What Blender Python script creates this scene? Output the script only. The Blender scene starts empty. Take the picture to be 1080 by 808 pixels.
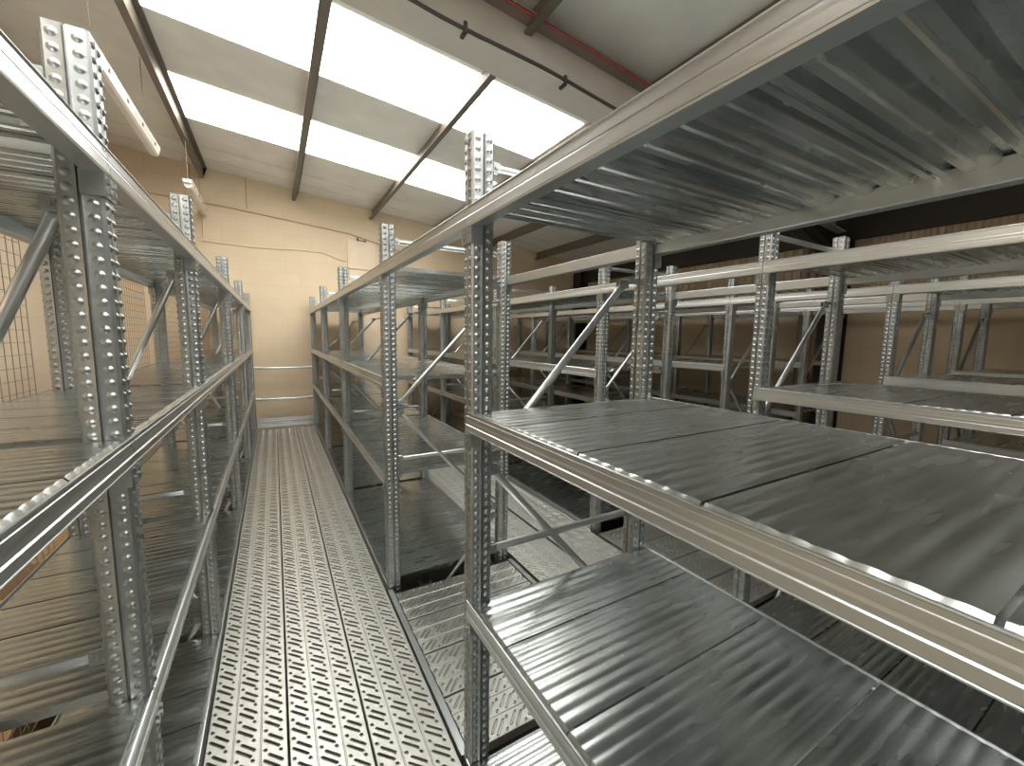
import bpy, bmesh, math, random
from mathutils import Vector, Matrix
from mathutils.geometry import delaunay_2d_cdt
random.seed(7)
SC = bpy.context.scene
COL = SC.collection

# ------------------------------------------------------------------ materials
def new_mat(name):
    m = bpy.data.materials.new(name); m.use_nodes = True
    nt = m.node_tree; b = nt.nodes['Principled BSDF']
    return m, nt, b

def N(nt, t, **kw):
    n = nt.nodes.new(t)
    for k, v in kw.items(): setattr(n, k, v)
    return n

def coords(nt, scale=(1, 1, 1), kind='Object'):
    tc = N(nt, 'ShaderNodeTexCoord'); mp = N(nt, 'ShaderNodeMapping')
    mp.inputs['Scale'].default_value = scale
    nt.links.new(tc.outputs[kind], mp.inputs['Vector'])
    return mp.outputs['Vector']

def noise(nt, vec, scale, detail=3, rough=.5):
    n = N(nt, 'ShaderNodeTexNoise'); n.inputs['Scale'].default_value = scale
    n.inputs['Detail'].default_value = detail; n.inputs['Roughness'].default_value = rough
    nt.links.new(vec, n.inputs['Vector']); return n.outputs['Fac']

def ramp(nt, fac, c0, c1, p0=.3, p1=.7):
    r = N(nt, 'ShaderNodeValToRGB')
    r.color_ramp.elements[0].position = p0; r.color_ramp.elements[1].position = p1
    r.color_ramp.elements[0].color = (*c0, 1); r.color_ramp.elements[1].color = (*c1, 1)
    nt.links.new(fac, r.inputs['Fac']); return r.outputs['Color']

def mapr(nt, fac, a, b):
    r = N(nt, 'ShaderNodeMapRange'); r.inputs['To Min'].default_value = a; r.inputs['To Max'].default_value = b
    r.inputs['From Min'].default_value = .3; r.inputs['From Max'].default_value = .7
    nt.links.new(fac, r.inputs['Value']); return r.outputs['Result']

def bump(nt, b, h, strength, dist):
    u = N(nt, 'ShaderNodeBump'); u.inputs['Strength'].default_value = strength; u.inputs['Distance'].default_value = dist
    nt.links.new(h, u.inputs['Height']); nt.links.new(u.outputs['Normal'], b.inputs['Normal'])

def metal(name, c0, c1, r0, r1, sc=(1, 1, 1), nscale=6, bs=.3, bd=.002):
    m, nt, b = new_mat(name)
    b.inputs['Metallic'].default_value = 1
    v = coords(nt, sc)
    f = noise(nt, v, nscale, 4, .6)
    nt.links.new(ramp(nt, f, c0, c1), b.inputs['Base Color'])
    f2 = noise(nt, v, nscale * 2.3, 2)
    nt.links.new(mapr(nt, f2, r0, r1), b.inputs['Roughness'])
    if bs: bump(nt, b, f, bs, bd)
    return m

GALV = metal('galvanised_steel', (.36, .38, .38), (.48, .505, .505), .34, .46, (1, 1, 1), 14, 0, 0)
BEAMM = metal('rolled_beam_steel', (.60, .63, .64), (.67, .70, .71), .30, .38, (6, .5, 6), 5, 0, 0)
DECK = metal('shelf_sheet_steel', (.52, .56, .56), (.62, .655, .65), .20, .30, (.45, 2.0, 1), 4.5, .06, .004)
PLANK = metal('walkway_sheet_steel', (.62, .625, .59), (.71, .715, .675), .42, .52, (1, 1, 1), 7, 0, 0)
TUBE = metal('zinc_tube', (.60, .62, .62), (.70, .72, .72), .28, .36, (1, 1, 1), 9, 0, 0)

def plain(name, col, rough=.6, c1=None, nscale=3, bs=0., metallic=0.):
    m, nt, b = new_mat(name); b.inputs['Roughness'].default_value = rough; b.inputs['Metallic'].default_value = metallic
    v = coords(nt); f = noise(nt, v, nscale, 4)
    c1 = c1 or tuple(x * .88 for x in col)
    nt.links.new(ramp(nt, f, c1, col), b.inputs['Base Color'])
    if bs: bump(nt, b, noise(nt, v, nscale * 20, 3), bs, .004)
    return m

def block_wall(name, col, mort, w=.45, h=.225, sw=False):
    m, nt, b = new_mat(name); b.inputs['Roughness'].default_value = .55
    tc = N(nt, 'ShaderNodeTexCoord'); sx = N(nt, 'ShaderNodeSeparateXYZ'); cx = N(nt, 'ShaderNodeCombineXYZ')
    nt.links.new(tc.outputs['Object'], sx.inputs[0])
    nt.links.new(sx.outputs['Y' if sw else 'X'], cx.inputs['X']); nt.links.new(sx.outputs['Z'], cx.inputs['Y'])
    br = N(nt, 'ShaderNodeTexBrick'); nt.links.new(cx.outputs[0], br.inputs['Vector'])
    br.inputs['Scale'].default_value = 1; br.inputs['Brick Width'].default_value = w; br.inputs['Row Height'].default_value = h
    br.inputs['Mortar Size'].default_value = .005; br.inputs['Mortar Smooth'].default_value = .8
    br.inputs['Color1'].default_value = (*col, 1); br.inputs['Color2'].default_value = (col[0]*.97, col[1]*.96, col[2]*.94, 1)
    br.inputs['Mortar'].default_value = (*mort, 1)
    f = noise(nt, tc.outputs['Object'], 1.3, 4)
    mx = N(nt, 'ShaderNodeMix', data_type='RGBA', blend_type='MULTIPLY'); mx.inputs['Factor'].default_value = .5
    nt.links.new(br.outputs['Color'], mx.inputs['A']); nt.links.new(ramp(nt, f, (.86, .84, .80), (1, 1, 1)), mx.inputs['B'])
    nt.links.new(mx.outputs['Result'], b.inputs['Base Color'])
    bump(nt, b, br.outputs['Fac'], -.25, .004)
    return m

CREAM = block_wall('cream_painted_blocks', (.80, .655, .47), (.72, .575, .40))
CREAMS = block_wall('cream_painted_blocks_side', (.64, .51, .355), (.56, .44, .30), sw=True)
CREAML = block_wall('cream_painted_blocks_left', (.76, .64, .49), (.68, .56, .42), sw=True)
PALEW = plain('pale_wall_paint', (.34, .335, .32), .6)
CLAD = plain('cream_cladding', (.54, .43, .30), .5)
CEIL = plain('ceiling_sheet', (.83, .81, .76), .6)
PURL = plain('brown_purlin_steel', (.16, .135, .105), .5)
RAFT = plain('painted_rafter', (.62, .58, .52), .55)
RAFTD = plain('rafter_dark_flange', (.30, .24, .21), .55)
DARKST = plain('dark_column_steel', (.035, .030, .026), .5)
REDP = plain('red_pipe_paint', (.45, .09, .08), .45)
BLACKC = plain('black_cable', (.05, .045, .04), .5)
WHITEP = plain('white_plastic', (.82, .78, .72), .35)
DIFF = plain('cream_diffuser', (.80, .72, .64), .3)
WIRE = plain('brown_wire', (.34, .25, .18), .45)
CONC = plain('lower_floor_concrete', (.10, .09, .08), .8)
CARD = plain('cardboard', (.50, .33, .19), .8)
WOODR = plain('red_brown_timber', (.22, .08, .045), .6)
WOODP = plain('pale_timber', (.62, .44, .27), .6)
WPAINT = plain('cream_panel_paint', (.84, .69, .50), .4)
DARKL = plain('brown_joint_line', (.50, .38, .25), .7)  # brown of the wall-board joints and the upper wall cable

def emis(name, col, s):
    m, nt, b = new_mat(name)
    b.inputs['Base Color'].default_value = (.9, .9, .9, 1)
    w = N(nt, 'ShaderNodeTexWave'); w.inputs['Scale'].default_value = 4.0; w.bands_direction = 'Y'
    nt.links.new(coords(nt), w.inputs['Vector'])
    nt.links.new(ramp(nt, w.outputs['Fac'], tuple(c * .93 for c in col), col), b.inputs['Emission Color'])
    b.inputs['Emission Strength'].default_value = s
    return m
SKY = emis('daylit_rooflight', (1.0, .975, .92), 10.3)

# ------------------------------------------------------------------ mesh helpers
def mesh_from(name, verts, faces, mat=None, smooth=False, fm=None):
    me = bpy.data.meshes.new(name); me.from_pydata([tuple(v) for v in verts], [], faces)
    me.validate(); me.update()
    mats = mat if isinstance(mat, (list, tuple)) else [mat]
    for m in mats:
        if m: me.materials.append(m)
    if fm:
        for p, i in zip(me.polygons, fm): p.material_index = i
    if smooth:
        for p in me.polygons: p.use_smooth = True
    return me

class MB:
    def __init__(s): s.v = []; s.f = []; s.m = []
    def add(s, v, f, mi=0):
        o = len(s.v); s.v += [tuple(x) for x in v]; s.f += [tuple(i + o for i in q) for q in f]; s.m += [mi] * len(f)
    def box(s, a, b, mi=0, top=None):
        x0, y0, z0 = a; x1, y1, z1 = b
        s.add([(x0,y0,z0),(x1,y0,z0),(x1,y1,z0),(x0,y1,z0),(x0,y0,z1),(x1,y0,z1),(x1,y1,z1),(x0,y1,z1)],
              [(0,3,2,1),(4,5,6,7),(0,1,5,4),(1,2,6,5),(2,3,7,6),(3,0,4,7)], mi)
    def extr(s, prof, axis, a, b, mi=0, caps=True, closed=True):
        """prof: list of 2D points in the two other axes (order kept), extruded along axis."""
        n = len(prof); v = []
        for t in (a, b):
            for p, q in prof:
                v.append({'x': (t, p, q), 'y': (p, t, q), 'z': (p, q, t)}[axis])
        r = range(n if closed else n - 1)
        f = [(i, (i + 1) % n, n + (i + 1) % n, n + i) for i in r]
        if caps and closed: f += [tuple(range(n))[::-1], tuple(range(n, 2 * n))]
        s.add(v, f, mi)
    def tube(s, p, q, r, n=8, mi=0, flat=None):
        p, q = Vector(p), Vector(q); d = (q - p).normalized()
        u = d.cross(Vector((0, 1, 0)));
        if u.length < .1: u = d.cross(Vector((1, 0, 0)))
        u.normalize(); w = d.cross(u)
        st = [(0, 1, 1), (1, 1, 1)]
        L = (q - p).length
        if flat:   # flattened ends: (length)
            k = flat / L
            st = [(0, 1.25, .28), (k * .7, 1.25, .28), (k * 1.3, 1, 1), (1 - k * 1.3, 1, 1), (1 - k * .7, 1.25, .28), (1, 1.25, .28)]
        v = []
        for t, a, b in st:
            c = p + (q - p) * t
            for i in range(n):
                an = 2 * math.pi * i / n
                v.append(c + u * r * a * math.cos(an) + w * r * b * math.sin(an))
        f = []
        for k in range(len(st) - 1):
            f += [(k*n + i, k*n + (i+1) % n, (k+1)*n + (i+1) % n, (k+1)*n + i) for i in range(n)]
        f += [tuple(range(n))[::-1], tuple(range((len(st)-1)*n, len(st)*n))]
        s.add(v, f, mi)
    def mesh(s, name, mat, smooth=False, angle=None):
        me = mesh_from(name, s.v, s.f, mat, smooth, s.m)
        bm = bmesh.new(); bm.from_mesh(me); bmesh.ops.recalc_face_normals(bm, faces=bm.faces)
        if angle:
            for e in bm.edges:
                if len(e.link_faces) == 2 and e.calc_face_angle(0) > angle: e.smooth = False
        bm.to_mesh(me); bm.free()
        return me

def link(name, me, parent=None, loc=(0, 0, 0), rz=0, **props):
    o = bpy.data.objects.new(name, me); COL.objects.link(o)
    if parent: o.parent = parent
    o.location = loc; o.rotation_euler = (0, 0, rz)
    for k, v in props.items(): o[k] = v
    return o

def thing(name, label, cat, loc=(0, 0, 0), group=None):
    o = link(name, None, None, loc); o['label'] = label; o['category'] = cat
    if group: o['group'] = group
    return o

def single(name, me, label, cat, loc=(0, 0, 0), rz=0, group=None):
    o = link(name, me, None, loc, rz, label=label, category=cat)
    if group: o['group'] = group
    return o

def struct(name, me, loc=(0, 0, 0), parent=None):
    return link(name, me, parent, loc, kind='structure')

# ------------------------------------------------------------------ levels
GROUND = -1.25
PW, PD = .080, .066            # upright section: x, y
PTOP = 2.305
L_TOP, L_MID, L_LOWN, L_LOWF, L_LOWL, L_BOT = 2.075, 1.388, .685, .765, .705, .03
FRL = [-.545, 1.352, 2.612, 4.46, 6.32, 8.17]
FR = [-.565, 1.305, 2.60, 4.45, 6.32, 8.17]
BH = .068                      # beam height
XL = (-.867, -.317)
ROWS = [(.570, 1.470), (2.31, 3.21), (4.05, 4.95), (5.60, 6.50)]

# ------------------------------------------------------------------ upright
def upright_mesh():
    mb = MB(); hx, hy = PW / 2, PD / 2
    c, g, gd = .006, .0035, .005
    prof = []
    def side(p0, p1, nrm):
        p0, p1, nrm = Vector(p0), Vector(p1), Vector(nrm); d = (p1 - p0).normalized(); L = (p1 - p0).length
        mid = (p0 + p1) / 2
        for q in (p0 + d * c, mid - d * (g + .003), mid - d * (g) + nrm * .0015, mid - d * (g * .5) - nrm * gd, mid + d * (g * .5) - nrm * gd, mid + d * g + nrm * .0015, mid + d * (g + .003), p1 - d * c):
            prof.append((q.x, q.y))
    side((-hx, -hy), (hx, -hy), (0, -1)); side((hx, -hy), (hx, hy), (1, 0))
    side((hx, hy), (-hx, hy), (0, 1)); side((-hx, hy), (-hx, -hy), (-1, 0))
    mb.extr(prof, 'z', GROUND, PTOP)
    mb.box((-hx - .03, -hy - .03, GROUND), (hx + .03, hy + .03, GROUND + .006))
    # embossed studs
    pitch = .0315; r = .0088; h = .0052; n = 8
    rows = int((PTOP - .02 + .6) / pitch)
    for fx, fy, nx, ny, off in ((0, -hy, 0, -1, .0205), (0, hy, 0, 1, .0205), (-hx, 0, -1, 0, .0165), (hx, 0, 1, 0, .0165)):
        tx, ty = (1, 0) if ny else (0, 1)
        rr = r if ny else r * .85
        for s in (-1, 1):
            for k in range(rows):
                z = PTOP - .022 - k * pitch
                cx, cy = fx + tx * off * s, fy + ty * off * s
                v = []
                for (ra, ht) in ((1.25, 0), (1.0, .18), (.72, .72), (.35, .97)):
                    for i in range(n):
                        a = 2 * math.pi * (i + .5) / n
                        v.append((cx + tx * rr * ra * math.cos(a) + nx * h * ht, cy + ty * rr * ra * math.cos(a) + ny * h * ht, z + rr * ra * math.sin(a)))
                f = []
                for q in range(3): f += [(q*n + i, q*n + (i+1) % n, (q+1)*n + (i+1) % n, (q+1)*n + i) for i in range(n)]
                f.append(tuple(range(3*n, 4*n)))
                mb.add(v, f)
    me = mesh_from('upright', mb.v, mb.f, GALV, True)
    bm = bmesh.new(); bm.from_mesh(me); bmesh.ops.recalc_face_normals(bm, faces=bm.faces[:34])
    # outward stud normals
    for e in bm.edges:
        if len(e.link_faces) == 2 and e.calc_face_angle(0) > .75: e.smooth = False
    bm.to_mesh(me); bm.free()
    return me
UP = upright_mesh()

# ------------------------------------------------------------------ beams (outer face looks towards -x at local x = 0)
BPROF = [(.003, 0), (.0006, -.0006), (0, -.002), (.0004, -.0035), (.0035, -.006), (.0035, -.0135), (.0018, -.0146), (.0014, -.0285), (.0026, -.0290), (.0014, -.0345),
         (.0014, -.0435), (-.0016, -.0455), (-.0020, -.062), (-.001, -.0630), (-.001, -.0640), (-.002, -.065), (-.001, -BH), (.040, -BH), (.044, -.064), (.044, -.012), (.040, -.0100), (.0075, -.0100), (.006, -.0010), (.0045, 0)]
SKIN = BPROF[:17] + [(.0055, -BH), (.0055, -.0002)]
MC = {}
def beam_mesh(L, ext=True):
    key = ('b', round(L, 3), ext)
    if key in MC: return MC[key]
    mb = MB(); e = PD / 2 - .0015
    mb.extr(BPROF, 'y', 0, L)
    if ext:
        mb.extr(SKIN, 'y', -e, 0); mb.extr(SKIN, 'y', L, L + e)
    MC[key] = mb.mesh('beam', BEAMM); return MC[key]

def connector_mesh(s):
    """tab hooked on the upright below one end of a beam; s=+1: the beam runs to +y of the upright. Origin at upright face / beam end / beam top."""
    key = ('c', s)
    if key in MC: return MC[key]
    mb = MB(); z0, z1 = -BH - .052, -BH + .002
    e = PD / 2 - .002
    a, b = sorted((-s * e, s * .004))
    mb.box((-.0005, a, z0), (.0055, b, z1))              # on the front face
    a, b = sorted((0 , s * .006))
    mb.box((-.0005, a, z0), (.043, b, z1))              # on the side face
    a, b = sorted((-s * .022, -s * .010))
    for k in range(2): mb.box((-.006, a, z0 + .010 + k * .022), (-.0004, b, z0 + .022 + k * .022))   # hooks
    me = mb.mesh('beam_connector', GALV)
    MC[key] = me; return me

# ------------------------------------------------------------------ shelf panel: spans x, width along y
def panel_mesh(D, W):
    key = ('p', round(D, 3), round(W, 3))
    if key in MC: return MC[key]
    mb = MB()
    g = .0025; y0, y1 = g, W - g; nr = max(3, round(W / .0385)); per = 8
    top = []; n = nr * per
    for i in range(n + 1):
        t = i / n; ph = (t * nr) % 1.0
        z = -.0014 * (.5 + .5 * math.cos(2 * math.pi * ph)) ** 1.6
        top.append((y0 + (y1 - y0) * t, z))
    a, b = .020, D - .020
    # top skin with edge turned down, ends crimped
    v = []; cols = []
    edge = [(y0, -.028)] + [(y0, -.004)] + top + [(y1, -.004)] + [(y1, -.028)]
    for k, x in enumerate((a, a + .012, b - .012, b)):
        for (y, z) in edge: v.append((x, y, z))
    m = len(edge)
    f = [(k*m + i, k*m + i + 1, (k+1)*m + i + 1, (k+1)*m + i) for k in range(3) for i in range(m - 1)]
    mb.add(v, f)
    # end lips (toothed look: follows the corrugation, drops to the beam ledge)
    for x, s in ((a, -1), (b, 1)):
        v = []; 
        for i, (y, z) in enumerate(top):
            j = .0003 if (i // (per // 2)) % 2 else 0
            v += [(x, y, z), (x + s * (.002 + j), y, z - .0022), (x + s * (.0085 + j), y, -.0115)]
        f = [(3*i, 3*i+1, 3*i+4, 3*i+3) for i in range(n)] + [(3*i+1, 3*i+2, 3*i+5, 3*i+4) for i in range(n)]
        mb.add(v, f)
    # underside: hat ribs between the beams
    xa, xb = .046, D - .046
    und = [(y0 + .001, -.028), (y0 + .016, -.028), (y0 + .020, -.006)]
    k = 3; span = (W - 2 * g - .04) / k
    for i in range(k):
        s0 = y0 + .020 + i * span
        und += [(s0 + span * .10, -.006), (s0 + span * .22, -.028), (s0 + span * .42, -.028), (s0 + span * .47, -.024), (s0 + span * .53, -.024),
                (s0 + span * .58, -.028), (s0 + span * .78, -.028), (s0 + span * .90, -.006)]
    und += [(y1 - .020, -.006), (y1 - .016, -.028), (y1 - .001, -.028)]
    v = [(x, y, z) for x in (xa, xb) for (y, z) in und]; m = len(und)
    mb.add(v, [(i, i + 1, m + i + 1, m + i) for i in range(m - 1)])
    for x, s in ((xa, 1), (xb, -1)):      # ends closed up to the skin
        v = [(x, y, z) for (y, z) in und] + [(x, y, -.0045) for (y, z) in und]
        mb.add(v, [(i, i + 1, m + i + 1, m + i) for i in range(m - 1)])
    me = mesh_from('shelf_panel', mb.v, mb.f, DECK, True)
    bm = bmesh.new(); bm.from_mesh(me)
    for e in bm.edges:
        if len(e.link_faces) == 2 and e.calc_face_angle(0) > .5: e.smooth = False
        elif len(e.link_faces) == 1: e.smooth = False
    bm.to_mesh(me); bm.free()
    MC[key] = me; return me

# ------------------------------------------------------------------ end frame bracing
def tube_mesh(dx, dz, r=.0145):
    key = ('t', round(dx, 3), round(dz, 3), r)
    if key in MC: return MC[key]
    mb = MB(); mb.tube((0, 0, 0), (dx, 0, dz), r, 10, flat=.03)
    MC[key] = mb.mesh('brace', TUBE, True, .9); return MC[key]
def bracket_mesh(s):
    key = ('k', s)
    if key in MC: return MC[key]
    mb = MB()
    x0, x1 = sorted((0, s * .05))
    mb.box((x0, -.012, -.017), (x1, -.008, .017)); mb.box((x0, .008, -.017), (x1, .012, .017))
    mb.tube((s * .035, -.018, 0), (s * .035, .018, 0), .007, 8)
    mb.tube((s * .012, -.020, .004), (s * .012, .020, .004), .005, 6)
    MC[key] = mb.mesh('brace_bracket', GALV); return MC[key]

def frame(t, x0, x1, y, left=False):
    ya = y - t.location.y; xa = -t.location.x
    for x in (x0 + PW / 2 + .006, x1 - PW / 2 - .006):
        link('upright', UP, t, (x + xa, ya, 0))
    a, b = x0 + PW + .010, x1 - PW - .010
    if left: segs = [(a, 2.20, b, 2.20), (b, 1.93, a, 1.05), (a, 1.00, b, .22), (a, .83, b, .83), (b, .12, a, -.65)]
    else:    segs = [(a, 2.215, b, 2.215), (a + .01, 1.215, b - .09, 1.875), (a + .01, 1.165, b - .02, .40), (a, .86, b, .86), (b - .02, .33, a, -.45)]
    for (p, q, r, s) in segs:
        br = link('brace', tube_mesh(r - p, s - q), t, (p + xa, ya, q))
        d = 1 if p < r else -1
        link('brace_bracket', bracket_mesh(d), br, (-d * .02, 0, 0))
        link('brace_bracket', bracket_mesh(-d), br, (r - p + d * .02, 0, s - q))
    if not left:   # short stub that carries the raised end of the long diagonal
        br = link('brace', tube_mesh(.11, .012, .011), t, (b - .10 + xa, ya, 1.885))

def rack(label, x0, x1, frames, levels, left=False, seams=None):
    t = thing('shelving_rack', label, 'shelving rack', ((x0 + x1) / 2, frames[0], 0), 'galvanised shelving racks either side of the walkways')
    ox, oy = t.location.x, t.location.y
    for y in frames: frame(t, x0, x1, y, left)
    for i in range(len(frames) - 1):
        ya, yb = frames[i] + PD / 2, frames[i + 1] - PD / 2; L = yb - ya
        for z in levels:
            for (bx, rot) in ((x0, 0), (x1, math.pi)):
                o = link('beam', beam_mesh(L), t, (bx - ox, (ya if not rot else yb) - oy, z), rot)
                cx = .0065
                link('beam_connector', connector_mesh(1), o, (cx - .006 + .0005, 0, 0))
                link('beam_connector', connector_mesh(-1), o, (cx - .006 + .0005, L, 0))
            sh = link('shelf', None, t, (x0 - ox, ya - oy, z + .0022))
            if seams and i == seams[0]:
                cuts = [ya] + seams[1] + [yb]
            else:
                k = 6; cuts = [ya + (yb - ya) * j / k for j in range(k + 1)]
            for c0, c1 in zip(cuts, cuts[1:]):
                pa, pb = (c0 + .001, c1 - .001)
                link('shelf_panel', panel_mesh(x1 - x0, pb - pa), sh, (0, pa - ya, 0))
    return t

rack('long narrow galvanised rack along the left side of the main walkway, wire mesh behind it', XL[0], XL[1], FRL,
     (L_TOP, L_MID, L_LOWL, L_BOT), left=True)
s0 = 1.03
near_cuts = (0, [s0 - .316 * k for k in (4, 3, 2, 1, 0)])
NEARL = ['nearest galvanised rack at the right, its corrugated top shelf overhead and bright ribbed lower shelf',
         'near galvanised rack in the second row from the main walkway, empty, before the cross aisle',
         'near galvanised rack in the third row from the main walkway, dim, before the cross aisle',
         'near galvanised rack in the last row, closest to the dim right wall']
FARL = ['galvanised rack right of the main walkway beyond the cross aisle, reaching the cream end wall',
        'galvanised rack of the second row beyond the cross aisle, seen behind the first row',
        'galvanised rack of the third row beyond the cross aisle, in the shade',
        'galvanised rack of the last row beyond the cross aisle, by the right wall']
for k, (a, b) in enumerate(ROWS):
    rack(NEARL[k], a, b, FR[:2], (L_TOP, L_MID, L_LOWN if k == 0 else L_LOWN + .03, L_BOT), seams=near_cuts if k == 0 else None)
    rack(FARL[k], a, b, FR[2:], (L_TOP, L_MID, L_LOWF, L_BOT))

# tie beams over the cross aisle
ORD = ['first', 'second', 'third', 'last']
ya, yb = FR[1] + PD / 2, FR[2] - PD / 2
for k, (a, b) in enumerate(ROWS):
    for (bx, rot, wh) in ((a, 0, 'front'), (b, math.pi, 'rear')):
        t = thing('tie_beam', f'galvanised tie beam over the cross aisle joining the {wh} uprights of the {ORD[k]} rack row', 'beam', (bx, ya if not rot else yb, L_TOP), 'tie beams over the cross aisle')
        t.rotation_euler = (0, 0, rot)
        link('beam_rail', beam_mesh(yb - ya), t)
        link('beam_connector', connector_mesh(1), t, (.001, 0, 0)); link('beam_connector', connector_mesh(-1), t, (.001, yb - ya, 0))

# ------------------------------------------------------------------ walkway planks
CW, CH = .0955, .094
def capsule(p, q, r, n=5):
    p, q = Vector(p), Vector(q); d = (q - p); L = d.length
    base = math.atan2(d.y, d.x) if L > 1e-6 else 0
    pts = []
    for i in range(n + 1):
        a = base - math.pi / 2 + math.pi * i / n; pts.append((q.x + r * math.cos(a), q.y + r * math.sin(a)))
    for i in range(n + 1):
        a = base + math.pi / 2 + math.pi * i / n; pts.append((p.x + r * math.cos(a), p.y + r * math.sin(a)))
    out = []
    for x in pts:
        if not out or (Vector(x) - Vector(out[-1])).length > 1e-5: out.append(x)
    if (Vector(out[0]) - Vector(out[-1])).length < 1e-5: out.pop()
    return out
def inside(pt, poly):
    c = False; j = len(poly) - 1
    for i in range(len(poly)):
        (x0, y0), (x1, y1) = poly[i], poly[j]
        if (y0 > pt[1]) != (y1 > pt[1]) and pt[0] < (x1 - x0) * (pt[1] - y0) / (y1 - y0) + x0: c = not c
        j = i
    return c
def cell(closed):
    shapes = [((.0320, .0620), (.0730, .0385), .0050), ((.0160, .0345), (.0620, .0087), .0050), ((.0165, .0825), (.0167, .0825), .0054), ((.0700, .0835), (.0702, .0835), .0054)]
    outer = [(0.004, 0), (CW - .004, 0), (CW - .004, CH), (0.004, CH)]
    holes = [capsule(p, q, r + .0031) for p, q, r in shapes]; mids = [capsule(p, q, r + .0014) for p, q, r in shapes]; inn = [capsule(p, q, r) for p, q, r in shapes]
    pts = [Vector(p) for p in outer]; ed = [(i, (i + 1) % 4) for i in range(4)]
    for h in holes:
        o = len(pts); pts += [Vector(p) for p in h]; ed += [(o + i, o + (i + 1) % len(h)) for i in range(len(h))]
    vo, eo, fo, *_ = delaunay_2d_cdt(pts, ed, [], 0, 1e-6)
    v = [(p.x, p.y, 0) for p in vo]; f = []
    for t in fo:
        c = sum((vo[i] for i in t), Vector((0, 0))) / len(t)
        if not any(inside((c.x, c.y), h) for h in holes): f.append(tuple(t))
    for h, m, i_ in zip(holes, mids, inn):
        n = len(h); o = len(v)
        lay = [(h, 0), (m, .0030), (i_, .0022), (i_, -.0025 if closed else -.006)]
        for poly, z in lay: v += [(p[0], p[1], z) for p in poly]
        for k in range(3): f += [(o + k*n + i, o + k*n + (i+1) % n, o + (k+1)*n + (i+1) % n, o + (k+1)*n + i) for i in range(n)]
        if closed: f.append(tuple(o + 3*n + i for i in range(n)))
    return v, f
CELL = {c: cell(c) for c in (False, True)}
def plank_mesh(L, cols=3, closed=False):
    key = ('w', round(L, 3), cols, closed)
    if key in MC: return MC[key]
    rows = max(1, round(L / CH)); sy = L / (rows * CH)
    mb = MB(); cv, cf = CELL[closed]
    for c in range(cols):
        for r in range(-1, rows + 1):
            mb.add([(x + c * CW, min(L, max(0, (y + r * CH - .46 * (x - .045)) * sy)), z) for x, y, z in cv], cf)
    for c in range(cols + 1):      # folds between the punched strips, turned down at the plank's sides
        x = c * CW
        if c == 0: pr = [(x + .004, 0), (x + .0015, -.0015), (x + .001, -.04)]
        elif c == cols: pr = [(x - .001, -.04), (x - .0015, -.0015), (x - .004, 0)]
        else: pr = [(x - .004, 0), (x - .0015, .0022), (x + .0015, .0022), (x + .004, 0)]
        v = [(p, y, z) for y in (0, L) for (p, z) in pr]; m = len(pr)
        mb.add(v, [(i, i + 1, m + i + 1, m + i) for i in range(m - 1)])
    for y in (0, L):
        mb.add([(0.001, y, 0), (cols * CW - .001, y, 0), (cols * CW - .001, y, -.04), (.001, y, -.04)], [(0, 1, 2, 3)])
    me = mesh_from('walkway_plank', mb.v, mb.f, PLANK)
    MC[key] = me; return me

Y0, Y1 = -.60, 8.125
pw = 3 * CW
def aisle(x0, x1, names, closed=False, grp=''):
    n = len(names); gap = ((x1 - x0) - n * pw) / (n + 1)
    for k, nm in enumerate(names):
        single('walkway_plank', plank_mesh(Y1 - Y0, 3, closed), nm, 'walkway plank', (x0 + gap + k * (pw + gap), Y0, 0), 0, grp)
aisle(XL[1] + .004, ROWS[0][0] - .006, ['long perforated steel plank of the main walkway, against the left rack',
      'long perforated steel plank down the middle of the main walkway', 'long perforated steel plank of the main walkway, against the right racks'], grp='perforated planks of the main walkway')
def aisle2(x0, x1, nm, cols, grp):
    w = cols * CW; n = len(nm); s = (x1 - x0 - n * w) / (n + 1)
    for k in range(n):
        single('walkway_plank', plank_mesh(Y1 - Y0, cols, False), nm[k], 'walkway plank', (x0 + s + k * (w + s), Y0, 0), 0, grp)
aisle2(ROWS[0][1] + .004, ROWS[1][0] - .004, ['perforated steel plank of the second aisle, right behind the first rack row', 'perforated steel plank of the second aisle, along the front of the second rack row'], 4, 'perforated planks of the second aisle')
aisle2(ROWS[1][1] + .004, ROWS[2][0] - .004, ['perforated steel plank of the third aisle, right behind the second rack row', 'perforated steel plank of the third aisle, along the front of the third rack row'], 4, 'perforated planks of the third aisle')
aisle2(ROWS[2][1] + .004, ROWS[3][0] - .004, ['perforated steel plank of the fourth aisle, right behind the third rack row', 'perforated steel plank of the fourth aisle, along the front of the last rack row'], 3, 'perforated planks of the fourth aisle')
# cross aisle planks (run along x, dimpled)
PLN = ['nearest', 'second nearest', 'second farthest', 'farthest']
for k, (a, b) in enumerate(ROWS):
    ca, cb = 1.345, 2.515; s = (cb - ca - 4 * pw) / 3
    xs = a + (.036 if k == 0 else .004); xe = b - (.036 if k == 0 else .004)
    for j in range(4):
        single('walkway_plank', plank_mesh(xe - xs, 3, True), f'{PLN[j]} short dimpled plank crossing the gap in the {ORD[k]} rack row', 'walkway plank',
               (xe, ca + j * (pw + s), -.006), math.pi / 2, f'short planks crossing the {ORD[k]} rack row')
mb = MB(); mb.extr([(0, -.05), (0, .004), (.002, .006), (.030, .006), (.034, .002), (.034, -.05)], 'y', 1.342, 2.56)
single('walkway_kerb', mb.mesh('walkway_kerb', BEAMM), 'plain steel edge strip between the main walkway and the short cross planks', 'edge strip', (ROWS[0][0] - .003, 0, 0))
mb = MB(); mb.extr([(0, -.05), (0, .002), (.002, .004), (.028, .004), (.032, .002), (.032, -.05)], 'y', 1.342, 2.515)
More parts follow.
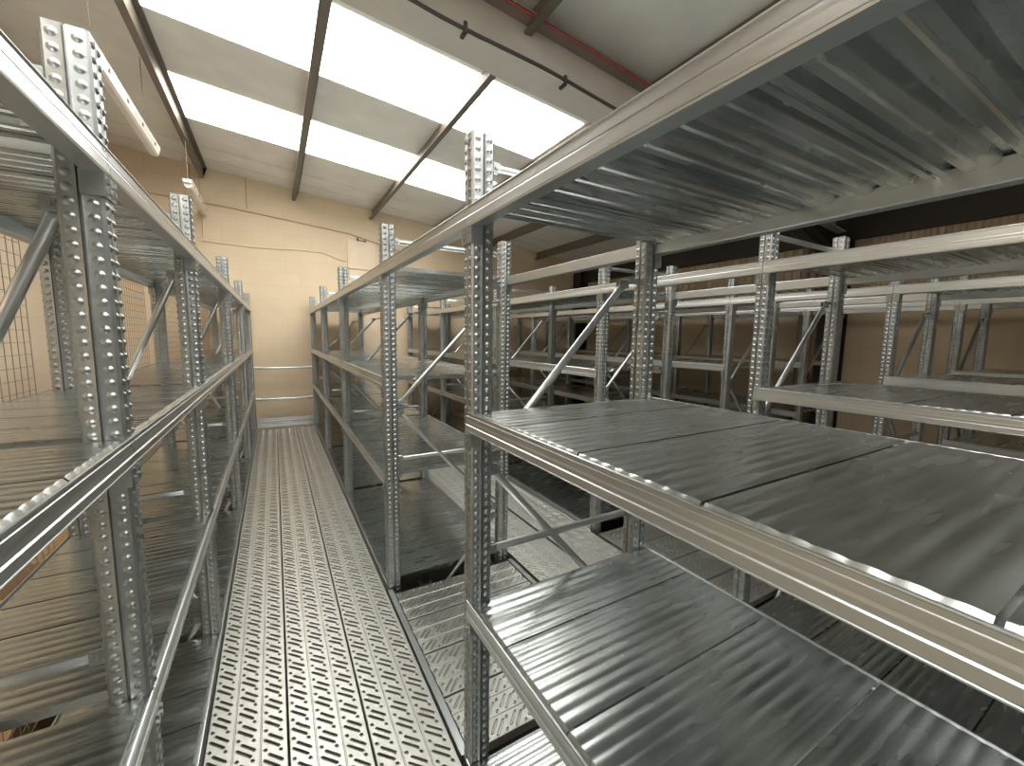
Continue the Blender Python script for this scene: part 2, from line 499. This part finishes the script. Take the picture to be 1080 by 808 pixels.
single('walkway_kerb', mb.mesh('walkway_kerb', BEAMM), 'plain steel edge strip between the short cross planks and the second aisle', 'edge strip', (ROWS[0][1] - .033, 0, 0))

# end of the main walkway: two tie bars and stacked toe beams
for z, nm in ((1.055, 'upper galvanised tie bar across the far end of the main walkway, before the cream wall'), (.515, 'lower galvanised tie bar across the far end of the main walkway, before the cream wall')):
    mb = MB(); a, b = XL[1] + .002, ROWS[0][0] - .002
    mb.tube((a, 8.19, z), (b, 8.19, z), .020, 10, flat=.09)
    single('tie_bar', mb.mesh('tie_bar', BEAMM, True, .9), nm, 'tie bar', (0, 0, 0), 0, 'tie bars across the walkway end')
for z, nm in ((.19, 'upper galvanised toe beam across the far end of the main walkway'), (.105, 'lower galvanised toe beam across the far end of the main walkway')):
    mb = MB(); L = ROWS[0][0] - XL[1] - .004
    mb.extr(BPROF, 'y', 0, L)
    single('toe_beam', mb.mesh('toe_beam', BEAMM), nm, 'toe beam', (ROWS[0][0] - .002, 8.14, z), math.pi / 2, 'toe beams across the walkway end')

# ------------------------------------------------------------------ wire mesh behind left rack
def mesh_panel(w, h):
    mb = MB(); r = .0011; n = int(w / .05); m = int(h / .05)
    for i in range(n + 1): mb.box((-r, i * .05 - r, 0), (r, i * .05 + r, m * .05))
    for j in range(m + 1): mb.box((-r - .003, 0, j * .05 - r), (r - .003, n * .05, j * .05 + r))
    return mb.mesh('wire_mesh_panel', WIRE)
for i, nm in enumerate(['nearest brown wire mesh panel on the back of the left rack', 'second nearest brown wire mesh panel on the back of the left rack', 'third nearest brown wire mesh panel on the back of the left rack',
                        'fourth brown wire mesh panel on the back of the left rack, by the end wall']):
    a = FR[i + 1] if i else 0; 
    ya = FR[i + 1] + .12; yb = FR[i + 2] - .11
    w = yb - ya; n = int(w / .05) * .05
    single('wire_mesh_panel', mesh_panel(w, 2.0), nm, 'wire mesh panel', (XL[0] - .012, yb - n, .10), 0, 'wire mesh panels behind the left rack')

# ------------------------------------------------------------------ room
RX0, RX1, RY0, RY1 = -2.4, 6.85, -3.6, 8.40
def cz(x): return 4.17 - .097 * x
# ceiling (thick sloped slab)
mb = MB(); mb.extr([(RX0, cz(RX0)), (RX1, cz(RX1)), (RX1, cz(RX1) + .1), (RX0, cz(RX0) + .1)], 'y', RY0, RY1)
struct('ceiling', mb.mesh('ceiling', CEIL))
mb = MB(); mb.add([(RX0, RY1, GROUND), (RX1, RY1, GROUND), (RX1, RY1, cz(RX1)), (RX0, RY1, cz(RX0)), (RX0, RY1 + .1, GROUND), (RX1, RY1 + .1, GROUND), (RX1, RY1 + .1, cz(RX1)), (RX0, RY1 + .1, cz(RX0))],
                  [(0,1,2,3),(7,6,5,4),(0,4,5,1),(1,5,6,2),(2,6,7,3),(3,7,4,0)])
struct('wall_back', mb.mesh('wall_back', CREAM))
mb = MB(); mb.add([(RX0, RY0, GROUND), (RX1, RY0, GROUND), (RX1, RY0, cz(RX1)), (RX0, RY0, cz(RX0)), (RX0, RY0 - .1, GROUND), (RX1, RY0 - .1, GROUND), (RX1, RY0 - .1, cz(RX1)), (RX0, RY0 - .1, cz(RX0))],
                  [(0,1,2,3),(7,6,5,4),(0,4,5,1),(1,5,6,2),(2,6,7,3),(3,7,4,0)])
struct('wall_front', mb.mesh('wall_front', PALEW))
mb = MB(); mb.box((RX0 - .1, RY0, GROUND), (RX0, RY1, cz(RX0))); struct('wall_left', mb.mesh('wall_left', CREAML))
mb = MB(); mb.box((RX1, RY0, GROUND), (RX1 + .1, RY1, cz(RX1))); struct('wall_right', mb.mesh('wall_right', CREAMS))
mb = MB(); mb.box((RX0, RY0, GROUND - .1), (RX1, RY1, GROUND)); struct('floor', mb.mesh('floor', CONC))
# profiled cladding on the upper right wall
mb = MB(); pr = []; y = RY0; 
while y < RY1 - .15:
    pr += [(RX1 - .002, y), (RX1 - .002, y + .045), (RX1 - .022, y + .06), (RX1 - .022, y + .105)]; y += .12
pr += [(RX1 - .001, y), (RX1 - .0005, RY0)]
mb.extr(pr, 'z', 2.2, cz(RX1) - .01)
struct('trim_1', mb.mesh('trim_1', CLAD))
# eaves rail, portal rafter and columns
mb = MB(); mb.box((RX1 - .14, RY0, 3.00), (RX1 - .024, RY1, 3.33)); struct('trim_2', mb.mesh('trim_2', DARKST))
def column(x0, x1, y0, y1, z1):
    mb = MB(); t = .02
    mb.box((x0, y0, GROUND), (x0 + t, y1, z1)); mb.box((x1 - t, y0, GROUND), (x1, y1, z1))
    ym = (y0 + y1) / 2; mb.box((x0 + t, ym - .01, GROUND), (x1 - t, ym + .01, z1)); return mb
mb = column(6.57, 6.845, 2.66, 2.90, 3.2); 
mb.extr([(5.2, cz(5.2) - .45), (6.84, 2.55), (6.84, cz(6.84) - .45)], 'y', 2.765, 2.785)     # haunch web
mb.add([(5.2, 2.66, cz(5.2) - .455), (5.2, 2.90, cz(5.2) - .455), (6.6, 2.66, 2.72), (6.6, 2.90, 2.72)], [(0, 1, 3, 2)])
struct('trim_3', mb.mesh('trim_3', DARKST))
mb = column(6.57, 6.845, 8.12, 8.38, 3.3); struct('trim_4', mb.mesh('trim_4', DARKST))
mb = MB(); off = -.10; dep = .36; ra, rb = 2.66, 2.92; ym = (ra + rb) / 2; xa, xb = RX0 + .01, RX1 - .3
zt = lambda x: cz(x) + off
mb.extr([(xa, zt(xa) - dep), (xb, zt(xb) - dep), (xb, zt(xb) - dep + .014), (xa, zt(xa) - dep + .014)], 'y', ra, rb)
mb.extr([(xa, zt(xa) - dep + .014), (xb, zt(xb) - dep + .014), (xb, zt(xb) - .014), (xa, zt(xa) - .014)], 'y', ym - .006, ym + .006)
mb.extr([(xa, zt(xa) - .014), (xb, zt(xb) - .014), (xb, zt(xb)), (xa, zt(xa))], 'y', ra, rb, 1)
struct('trim_5', mb.mesh('trim_5', [RAFT, RAFTD]))
# purlins (Z sections hung under the sheets)
k = 6
for x in (-2.14, -.86, .43, 1.72, 2.96, 4.22, 5.47, 6.55):
    for (py0, py1) in ((RY0, ym - .01), (ym + .01, RY1 - .005)):
        h = .175; z = cz(x)
        mb = MB(); mb.extr([(x - .055, z - h), (x + .005, z - h), (x + .005, z - .004), (x + .055, z - .01), (x + .055, z - .012 - .006), (x - .001, z - .014), (x - .001, z - h + .006), (x - .049, z - h + .006), (x - .049, z - h + .02), (x - .055, z - h + .02)], 'y', py0, py1)
        struct('trim_%d' % k, mb.mesh('trim', PURL)); k += 1
# rooflights: far translucent sheets in view; near ones unseen, added and widened for brightness
w = 1
for (a, b) in ((5.60, 6.59), (3.63, 4.62), (-.31, .68), (-2.28, -1.29)):
    mb = MB(); xa, xb = (-.85 if a > 1 else -2.3), 2.92
    mb.extr([(xa, cz(xa) - .006), (xb, cz(xb) - .006), (xb, cz(xb) + .02), (xa, cz(xa) + .02)], 'y', a, b)
    struct('window_%d' % w, mb.mesh('window', SKY)); w += 1
# ceiling sheet laps
for yy in (7.45, 5.0 if False else 7.95):
    mb = MB(); mb.extr([(RX0, cz(RX0) - .004), (RX1, cz(RX1) - .004), (RX1, cz(RX1) + .01), (RX0, cz(RX0) + .01)], 'y', yy, yy + .008)
    struct('trim_%d' % k, mb.mesh('trim', RAFT)); k += 1

# ------------------------------------------------------------------ services on the rafter and the end wall
def path_mesh(pts, r, mat, n=8):
    mb = MB()
    for p, q in zip(pts, pts[1:]): mb.tube(p, q, r, n)
    return mb.mesh('path', mat, True, 1.2)
pts = [(x, ra + .012, zt(x) - .025) for x in (-2.3, 0, 2, 4, 6.3)]
single('pipe', path_mesh(pts, .009, REDP), 'thin red pipe along the top flange of the roof rafter', 'pipe')
pts = [(x / 4, ra - .004, zt(x / 4) - dep + .016 + .010 * math.sin(x * 1.1)) for x in range(-9, 25)]
t = thing('cable', 'black cable clipped along the bottom flange of the roof rafter', 'cable', (0, 0, 0))
link('cable_run', path_mesh(pts, .013, BLACKC), t)
for x in (-1.2, .1, 1.15, 1.95, 2.6):
    mb = MB(); mb.box((x - .012, ra - .012, zt(x) - dep - .018), (x + .012, ra + .055, zt(x) - dep - .002)); mb.box((x - .012, ra - .016, zt(x) - dep - .018), (x + .012, ra - .004, zt(x) - dep + .05))
    link('clip', mb.mesh('clip', BLACKC), t)
Z = 1.65
yw = RY1 - .012
single('conduit', path_mesh([(-.99, yw, 2.72 + Z - .5), (-.90, yw, 2.68 + Z - .55), (-.905, yw, 1.50 + Z)], .010, WPAINT), 'cream conduit dropping down the end wall from the roof at the left', 'conduit')
single('wall_cable', path_mesh([(-.90, yw, 1.46 + Z), (-.2, yw, 1.44 + Z), (.45, yw, 1.475 + Z), (.85, yw, 1.47 + Z), (1.08, yw, 1.38 + Z), (1.23, yw, 1.36 + Z)], .011, WPAINT), 'painted cable running across the end wall below the wall boards', 'cable')
mb = MB(); mb.box((-.935, yw - .03, 1.455 + Z), (-.87, yw + .01, 1.50 + Z))
single('junction_box', mb.mesh('junction_box', WPAINT), 'small cream junction box where the conduit meets the wall cable', 'junction box')
single('wall_cable', path_mesh([(-1.9, yw, 2.10 + Z), (-.9, yw, 2.06 + Z), (-.17, yw, 2.0 + Z), (.6, yw, 1.93 + Z), (1.3, yw, 1.86 + Z), (2.4, yw, 1.62 + Z), (3.2, yw, 1.84 + Z), (4.2, yw, 1.60 + Z)], .009, DARKL), 'brown cable running across the upper end wall towards the right', 'cable')
mb = MB(); mb.box((-.305, RY1 - .006, 2.06 + Z), (-.290, RY1 + .001, 2.56 + Z)); mb.box((-1.04, RY1 - .006, 2.06 + Z), (-1.025, RY1 + .001, 2.6 + Z))
struct('trim_%d' % k, mb.mesh('trim', DARKL)); k += 1
t = thing('access_panel', 'flat cream access panel with a dark clip on its top edge, on the end wall', 'wall panel', (1.5, RY1, 1.23 + Z))
mb = MB(); mb.extr([(-.24, 0.015), (-.225, 0), (.245, 0), (.26, 0.015), (.26, .50), (.245, .515), (-.225, .515), (-.24, .50)], 'y', -.04, -.001); link('panel_face', mb.mesh('panel_face', WPAINT), t)
mb = MB(); mb.box((-.07, -.05, .515), (.09, -.01, .53)); mb.box((-.07, -.05, .53), (-.045, -.01, .57)); mb.box((.06, -.05, .50), (.085, -.01, .53)); link('clip', mb.mesh('clip', BLACKC), t)
mb = MB(); mb.extr([(1.27, GROUND), (1.77, GROUND), (1.77, 2.865), (1.27, 2.865)], 'y', RY1 - .03, RY1 - .001)
single('duct_cover', mb.mesh('duct_cover', WPAINT), 'tall cream duct cover running down the end wall below the access panel', 'duct cover')
single('pipe', path_mesh([(6.59, 2.98, -.2), (6.59, 2.98, 3.0)], .022, REDP), 'red vertical pipe beside the dark column at the right wall', 'pipe')
single('pipe', path_mesh([(6.61, 3.12, -.2), (6.61, 3.12, 3.0)], .045, RAFTD), 'thick brown vertical pipe beside the dark column at the right wall', 'pipe')

# strip lights on chains
def chain_mesh(L):
    mb = MB(); n = int(L / .022)
    for i in range(n):
        z = L * (i + .5) / n
        if i % 2: mb.tube((-.004, 0, z - .013), (.004, 0, z + .013), .0028, 5)
        else: mb.tube((.004, 0, z - .013), (-.004, 0, z + .013), .0028, 5)
    mb.tube((0, 0, 0), (0, 0, L), .0022, 5)
    return mb.mesh('chain', WIRE)
def strip_light(x, y0, L, z, label, cy):
    t = thing('strip_light', label, 'ceiling light', (x, y0, z), 'hanging strip lights')
    mb = MB(); mb.extr([(-.045, 0), (-.05, .02), (-.05, .045), (.05, .045), (.05, .02), (.045, 0)], 'y', 0, L); link('light_body', mb.mesh('light_body', WHITEP), t)
    mb = MB(); mb.extr([(-.044, -.001), (-.040, -.040), (-.022, -.056), (.022, -.056), (.040, -.040), (.044, -.001)], 'y', .02, L - .02); link('diffuser', mb.mesh('diffuser', DIFF), t)
    for k in range(4):
        mb = MB(); y = L * (k + .5) / 4; mb.box((.046, y - .012, -.012), (.054, y + .012, .016)); link('clip', mb.mesh('clip', RAFTD), t)
    for y in cy:
        c = link('chain', chain_mesh(cz(x) - z - .045), t, (0, y, .045))
strip_light(-1.0, 4.05, 1.78, 3.53, 'pale strip light hanging on chains at the upper left, the nearer of two', (.06, 1.45))
strip_light(-.87, 6.85, 1.5, 3.55, 'pale strip light hanging on chains near the end wall, the farther of two', (.05, 1.1))

# stored goods beyond the left rack, on the lower floor
def carton(lbl, x, y, z, sx, sy, sz, rz=0):
    t = thing('cardboard_box', lbl, 'cardboard box', (x, y, z), 'cardboard boxes beyond the left rack'); t.rotation_euler = (0, 0, rz)
    mb = MB(); mb.box((-sx/2, -sy/2, 0), (sx/2, sy/2, sz)); link('carton_body', mb.mesh('carton_body', CARD), t)
    mb = MB(); mb.box((-sx/2, -.002, sz), (sx/2, .025, sz + .001)); link('tape', mb.mesh('tape', WOODP), t)
    for s in (-1, 1):
        mb = MB(); a, b = sorted((s * .004, s * sy / 2)); mb.box((-sx/2, a, sz), (sx/2, b, sz + .004)); link('flap', mb.mesh('flap', CARD), t)
for (lx, ly, h, lbl) in ((-1.35, 2.2, .50, 'brown cardboard box low behind the left rack, nearest the camera'), (-1.45, 3.0, .62, 'brown cardboard box low behind the left rack, at the middle of the stack'), (-1.4, 3.9, .7, 'brown cardboard box low behind the left rack, farthest along')):
    carton(lbl, lx, ly, GROUND, .7, .66, h + .75, .05)
def board(lbl, mat, a, b, w):
    mb = MB(); a, b = Vector(a), Vector(b); d = b - a
    s = Vector((0, w, 0)); u = Vector((.03, 0, 0))
    v = [a, a + s, a + s + u, a + u, b, b + s, b + s + u, b + u]
    mb.add([tuple(p) for p in v], [(0,1,2,3),(7,6,5,4),(0,4,5,1),(1,5,6,2),(2,6,7,3),(3,7,4,0)])
    single('timber_board', mb.mesh('timber_board', mat), lbl, 'timber board', group='timber boards beyond the left rack')
board('dark red timber board standing behind the left rack', WOODR, (-1.9, 2.7, GROUND), (-2.3, 2.6, 1.0), .22)
board('dark red timber board standing behind the left rack, beside the pale one', WOODR, (-1.9, 3.4, GROUND), (-2.3, 3.35, .9), .25)
board('pale timber board standing behind the left rack', WOODP, (-1.85, 3.9, GROUND), (-2.3, 3.9, 1.0), .12)

# ------------------------------------------------------------------ camera
cam = bpy.data.cameras.new('camera'); co = bpy.data.objects.new('camera', cam); COL.objects.link(co)
F, YAW, PITCH, ROLL = 433.87, .523535, .11196, .01393
cam.sensor_fit = 'HORIZONTAL'; cam.sensor_width = 36; cam.lens = F / 1080 * 36; cam.clip_start = .02
fwd = Vector((math.sin(YAW) * math.cos(PITCH), math.cos(YAW) * math.cos(PITCH), -math.sin(PITCH)))
rt = Vector((math.cos(YAW), -math.sin(YAW), 0)); up = rt.cross(fwd)
c, s = math.cos(ROLL), math.sin(ROLL)
r2 = rt * c + up * s; u2 = up * c - rt * s
M = Matrix((r2, u2, -fwd)).transposed().to_4x4(); M.translation = (0, 0, 1.65)
co.matrix_world = M
SC.camera = co

# ------------------------------------------------------------------ world and view
wd = bpy.data.worlds.new('world'); SC.world = wd; wd.use_nodes = True
wd.node_tree.nodes['Background'].inputs[0].default_value = (.8, .85, .9, 1)
wd.node_tree.nodes['Background'].inputs[1].default_value = .5
SC.view_settings.view_transform = 'Standard'; SC.view_settings.look = 'None'
SC.view_settings.exposure = 0.0; SC.view_settings.gamma = 1
try: SC.view_settings.use_curve_mapping = False
except Exception: pass
SC.cycles.use_denoising = True; SC.cycles.use_adaptive_sampling = False
SC.cycles.max_bounces = 10; SC.cycles.diffuse_bounces = 5; SC.cycles.glossy_bounces = 6
SC.cycles.sample_clamp_indirect = 6
